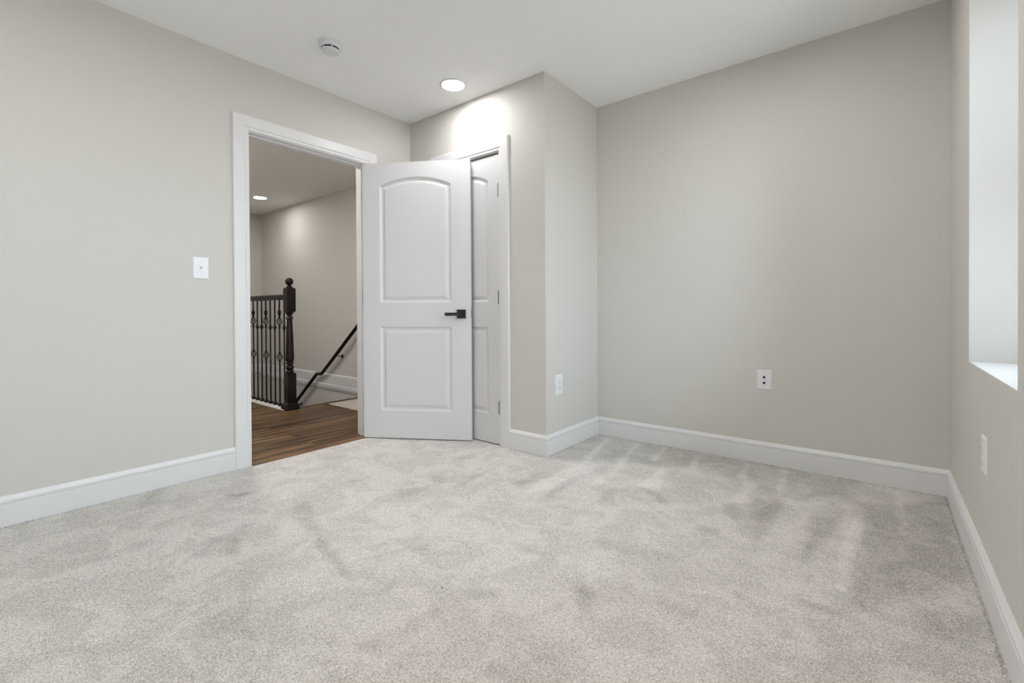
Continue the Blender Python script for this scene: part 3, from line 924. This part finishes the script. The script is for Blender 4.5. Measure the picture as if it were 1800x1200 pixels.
data_plate((-0.553, YB, 0.511), 0, 'white wall plate with two black data ports on the back wall')
duplex((XR, 2.176, 0.450), math.radians(-90), 'white outlet seen edge-on under the window niche', 0.078, 0.124)

# ------------------------------------------------------------------ stair railing
rail = thing('stair_railing', 'dark stair railing with iron basket balusters and turned newel post', 'railing', (XST, YRL, 0))
npost = None
bm = new()
def sq(bm, a, z0, z1, ch=0.0):
    v = box(bm, -a, a, -a, a, z0, z1)
    return v
# base plinth with a sloped top
def frustum(bm, lv):
    rings = []
    for a, z in lv:
        rings.append([bm.verts.new((sx * a, sy * a, z)) for sx, sy in ((-1, -1), (1, -1), (1, 1), (-1, 1))])
    for A, B in zip(rings, rings[1:]):
        for i in range(4):
            j = (i + 1) % 4
            bm.faces.new((A[i], A[j], B[j], B[i]))
    bm.faces.new(rings[0][::-1]); bm.faces.new(rings[-1])
frustum(bm, [(0.061, 0.0), (0.061, 0.045), (0.056, 0.053), (0.047, 0.066), (0.041, 0.070), (0.041, 0.338), (0.036, 0.352), (0.030, 0.354)])
lathe(bm, [(0.028, 0.350), (0.034, 0.360), (0.035, 0.366), (0.029, 0.374), (0.026, 0.380), (0.033, 0.392), (0.0365, 0.404), (0.033, 0.418), (0.026, 0.428),
           (0.024, 0.434), (0.034, 0.442), (0.0365, 0.449), (0.033, 0.456), (0.029, 0.460), (0.0385, 0.474), (0.039, 0.500), (0.037, 0.560), (0.033, 0.680), (0.028, 0.800),
           (0.0245, 0.862), (0.025, 0.868), (0.033, 0.874), (0.034, 0.881), (0.030, 0.888), (0.023, 0.895), (0.022, 0.905), (0.026, 0.914), (0.034, 0.924), (0.036, 0.931), (0.036, 0.940)], 32)
frustum(bm, [(0.030, 0.936), (0.036, 0.938), (0.041, 0.952), (0.041, 1.160), (0.034, 1.172), (0.028, 1.174)])
npost = obj('newel_post', bm, 'espresso', rail, smooth=True)
bm = new()
lathe(bm, [(0.026, 1.170), (0.029, 1.178), (0.027, 1.185), (0.018, 1.190), (0.016, 1.196)], 32)
zc, rb = 1.232, 0.0375
lathe(bm, [(rb * math.cos(a), zc + rb * math.sin(a)) for a in [math.radians(-70 + i * 10) for i in range(16)]] + [(0.004, zc + rb)], 32)
obj('ball_finial', bm, 'espresso', npost, smooth=True)
# handrail: moulded profile extruded along -X
RX1 = XE - XST
bm = new()
hp = [(-0.020, 1.058), (0.020, 1.058), (0.022, 1.066), (0.030, 1.076), (0.032, 1.086), (0.030, 1.097), (0.022, 1.107), (0.010, 1.112), (-0.010, 1.112), (-0.022, 1.107), (-0.030, 1.097), (-0.032, 1.086), (-0.030, 1.076), (-0.022, 1.066)]
A = [bm.verts.new((-0.040, y, z)) for y, z in hp]
B = [bm.verts.new((RX1, y, z)) for y, z in hp]
for i in range(len(hp)):
    j = (i + 1) % len(hp)
    bm.faces.new((A[i], A[j], B[j], B[i]))
bm.faces.new(A); bm.faces.new(B[::-1])
obj('handrail', bm, 'espresso', rail, smooth=True)

def square_bar(bm, z0, z1, r=0.0056, turns=0.0, seg=None):
    n = seg or max(1, int(abs(turns) * 14))
    rings = []
    for k in range(n + 1):
        t = k / n
        a0 = PI / 4 + turns * 2 * PI * t
        z = z0 + (z1 - z0) * t
        rings.append([bm.verts.new((r * 1.414 * math.cos(a0 + PI / 2 * i), r * 1.414 * math.sin(a0 + PI / 2 * i), z)) for i in range(4)])
    for A, B in zip(rings, rings[1:]):
        for i in range(4):
            j = (i + 1) % 4
            bm.faces.new((A[i], A[j], B[j], B[i]))
    bm.faces.new(rings[0][::-1]); bm.faces.new(rings[-1])
KN = [(0.007, -0.024), (0.013, -0.021), (0.013, -0.016), (0.009, -0.012), (0.017, -0.006), (0.021, 0.0), (0.017, 0.006), (0.009, 0.012), (0.013, 0.016), (0.013, 0.021), (0.007, 0.024)]
def knuckle_mesh(z):
    bm = new(); lathe(bm, [(r, z + h) for r, h in KN], 16); return bm
def shoe_mesh():
    bm = new(); frustum(bm, [(0.017, 0.008), (0.017, 0.022), (0.014, 0.028), (0.009, 0.036)]); return bm
def basket_mesh(z0, z1):
    bm = new()
    for k in range(4):
        pts = []
        for i in range(13):
            t = i / 12
            r = 0.004 + 0.0235 * math.sin(PI * t) ** 0.9
            a = PI / 4 + k * PI / 2 + 1.5 * PI * (t - 0.5)
            pts.append((r * math.cos(a), r * math.sin(a), z0 + (z1 - z0) * t))
        tube(bm, pts, 0.0036, 6)
    for z in (z0 - 0.006, z1 + 0.006):
        lathe(bm, [(0.006, z - 0.010), (0.0105, z - 0.006), (0.0105, z + 0.006), (0.006, z + 0.010)], 12)
    return bm
def top_collar():
    bm = new()
    lathe(bm, [(0.007, 0.893), (0.010, 0.900), (0.012, 0.918), (0.017, 0.926), (0.013, 0.931), (0.020, 0.938), (0.013, 0.945), (0.016, 0.951), (0.010, 0.957), (0.007, 0.960)], 16)
    return bm
ZT = 1.060
def make_knuckle(parent):
    bm = new()
    square_bar(bm, 0.010, 0.44); square_bar(bm, 0.44, 0.75, turns=4.5); square_bar(bm, 0.75, ZT)
    b = obj('baluster', bm, 'iron', parent)
    obj('knuckle', knuckle_mesh(0.785), 'iron', b, smooth=True)
    obj('shoe', shoe_mesh(), 'iron', b)
    b['label'] = 'twisted baluster with one knuckle'
    return b
def make_basket(parent):
    bm = new()
    square_bar(bm, 0.010, 0.452); square_bar(bm, 0.535, 0.80, turns=4); square_bar(bm, 0.88, ZT)
    lathe(bm, [(0.006, 0.775), (0.011, 0.781), (0.013, 0.786), (0.011, 0.791), (0.006, 0.797)], 12)
    b = obj('baluster', bm, 'iron', parent)
    obj('basket', basket_mesh(0.812, 0.878), 'iron', b, smooth=True)
    obj('basket', basket_mesh(0.460, 0.528), 'iron', b, smooth=True)
    obj('collar', top_collar(), 'iron', b, smooth=True)
    obj('shoe', shoe_mesh(), 'iron', b)
    b['label'] = 'baluster with two twisted baskets'
    return b
protos = {}
def place_baluster(kind, x):
    if kind not in protos:
        b = (make_basket if kind == 'B' else make_knuckle)(rail)
        protos[kind] = b
    else:
        src = protos[kind]
        b = src.copy(); COL.objects.link(b); b.parent = rail
        for ch in list(src.children):
            c = ch.copy(); COL.objects.link(c); c.parent = b
    b.location = (x - XST, 0, 0)
xs, k = -4.560, 0
while xs > XE + 0.05:
    place_baluster('B' if k % 3 == 1 else 'K', xs)
    xs -= 0.100
    k += 1

# ------------------------------------------------------------------ handrail on the stairwell wall
RY = YH - 0.075
wr = thing('wall_handrail', 'black handrail sloping down the stairwell wall', 'handrail', (-5.6, YH, 0))
off = Vector((5.6, -YH, 0))
bm = new()
sl = 0.765
p_up = [(-4.42, RY, 0.732 + (4.914 - 4.42) * sl), (-5.668, RY, 0.150), (-5.70, RY, 0.133), (-5.80, RY, 0.128), (-5.835, RY, 0.105), (-7.45, RY, 0.105 - (7.45 - 5.835) * sl)]
tube(bm, [Vector(q) + off for q in p_up], 0.0225, 14)
obj('rail', bm, 'espresso', wr, smooth=True)
for x in (-5.30, -6.36, -4.60, -7.2):
    z = 0.732 + (-4.914 - x) * -sl if x > -5.67 else 0.105 - (-5.835 - x) * sl
    bm = new()
    zz = z - 0.02
    tube(bm, [Vector(q) + off for q in ((x, RY, zz), (x - 0.01, RY + 0.004, zz - 0.022), (x - 0.02, RY + 0.03, zz - 0.036), (x - 0.022, YH - 0.004, zz - 0.040))], [0.006, 0.006, 0.006, 0.007], 8)
    br = obj('bracket', bm, 'bronze', wr, smooth=True)
    bm = new()
    lathe(bm, [(0.026, 0.0), (0.026, 0.003), (0.018, 0.007), (0.009, 0.012)], 20)
    obj('rosette', bm, 'bronze', br, smooth=True, loc=Vector((x - 0.022, YH, zz - 0.040)) + off, rot=(PI / 2, 0, 0))

# ------------------------------------------------------------------ mat on the hall floor, lint on the carpet
bm = new()
box(bm, -4.367, -3.62, 2.483, 3.12, 0.0015, 0.010)
bevel_all(bm, 0.003)
tag(obj('floor_mat', bm, 'mat'), 'pale beige carpet mat on the wood floor at the top of the stairs', 'mat')
for (x, y, r, lab) in ((-1.267, 1.311, 0.0024, 'tiny dark speck of lint in the middle of the carpet, the farther one'), (-1.162, 1.065, 0.0022, 'tiny dark speck of lint on the carpet, the nearer one')):
    bm = new()
    bmesh.ops.create_icosphere(bm, subdivisions=2, radius=r)
    for v in bm.verts:
        v.co.z *= 0.5
        v.co.x *= 1.5 + 0.3 * math.sin(v.co.y * 900)
    tag(obj('lint_speck', bm, 'lint', loc=(x, y, 0.0015)), lab, 'lint')
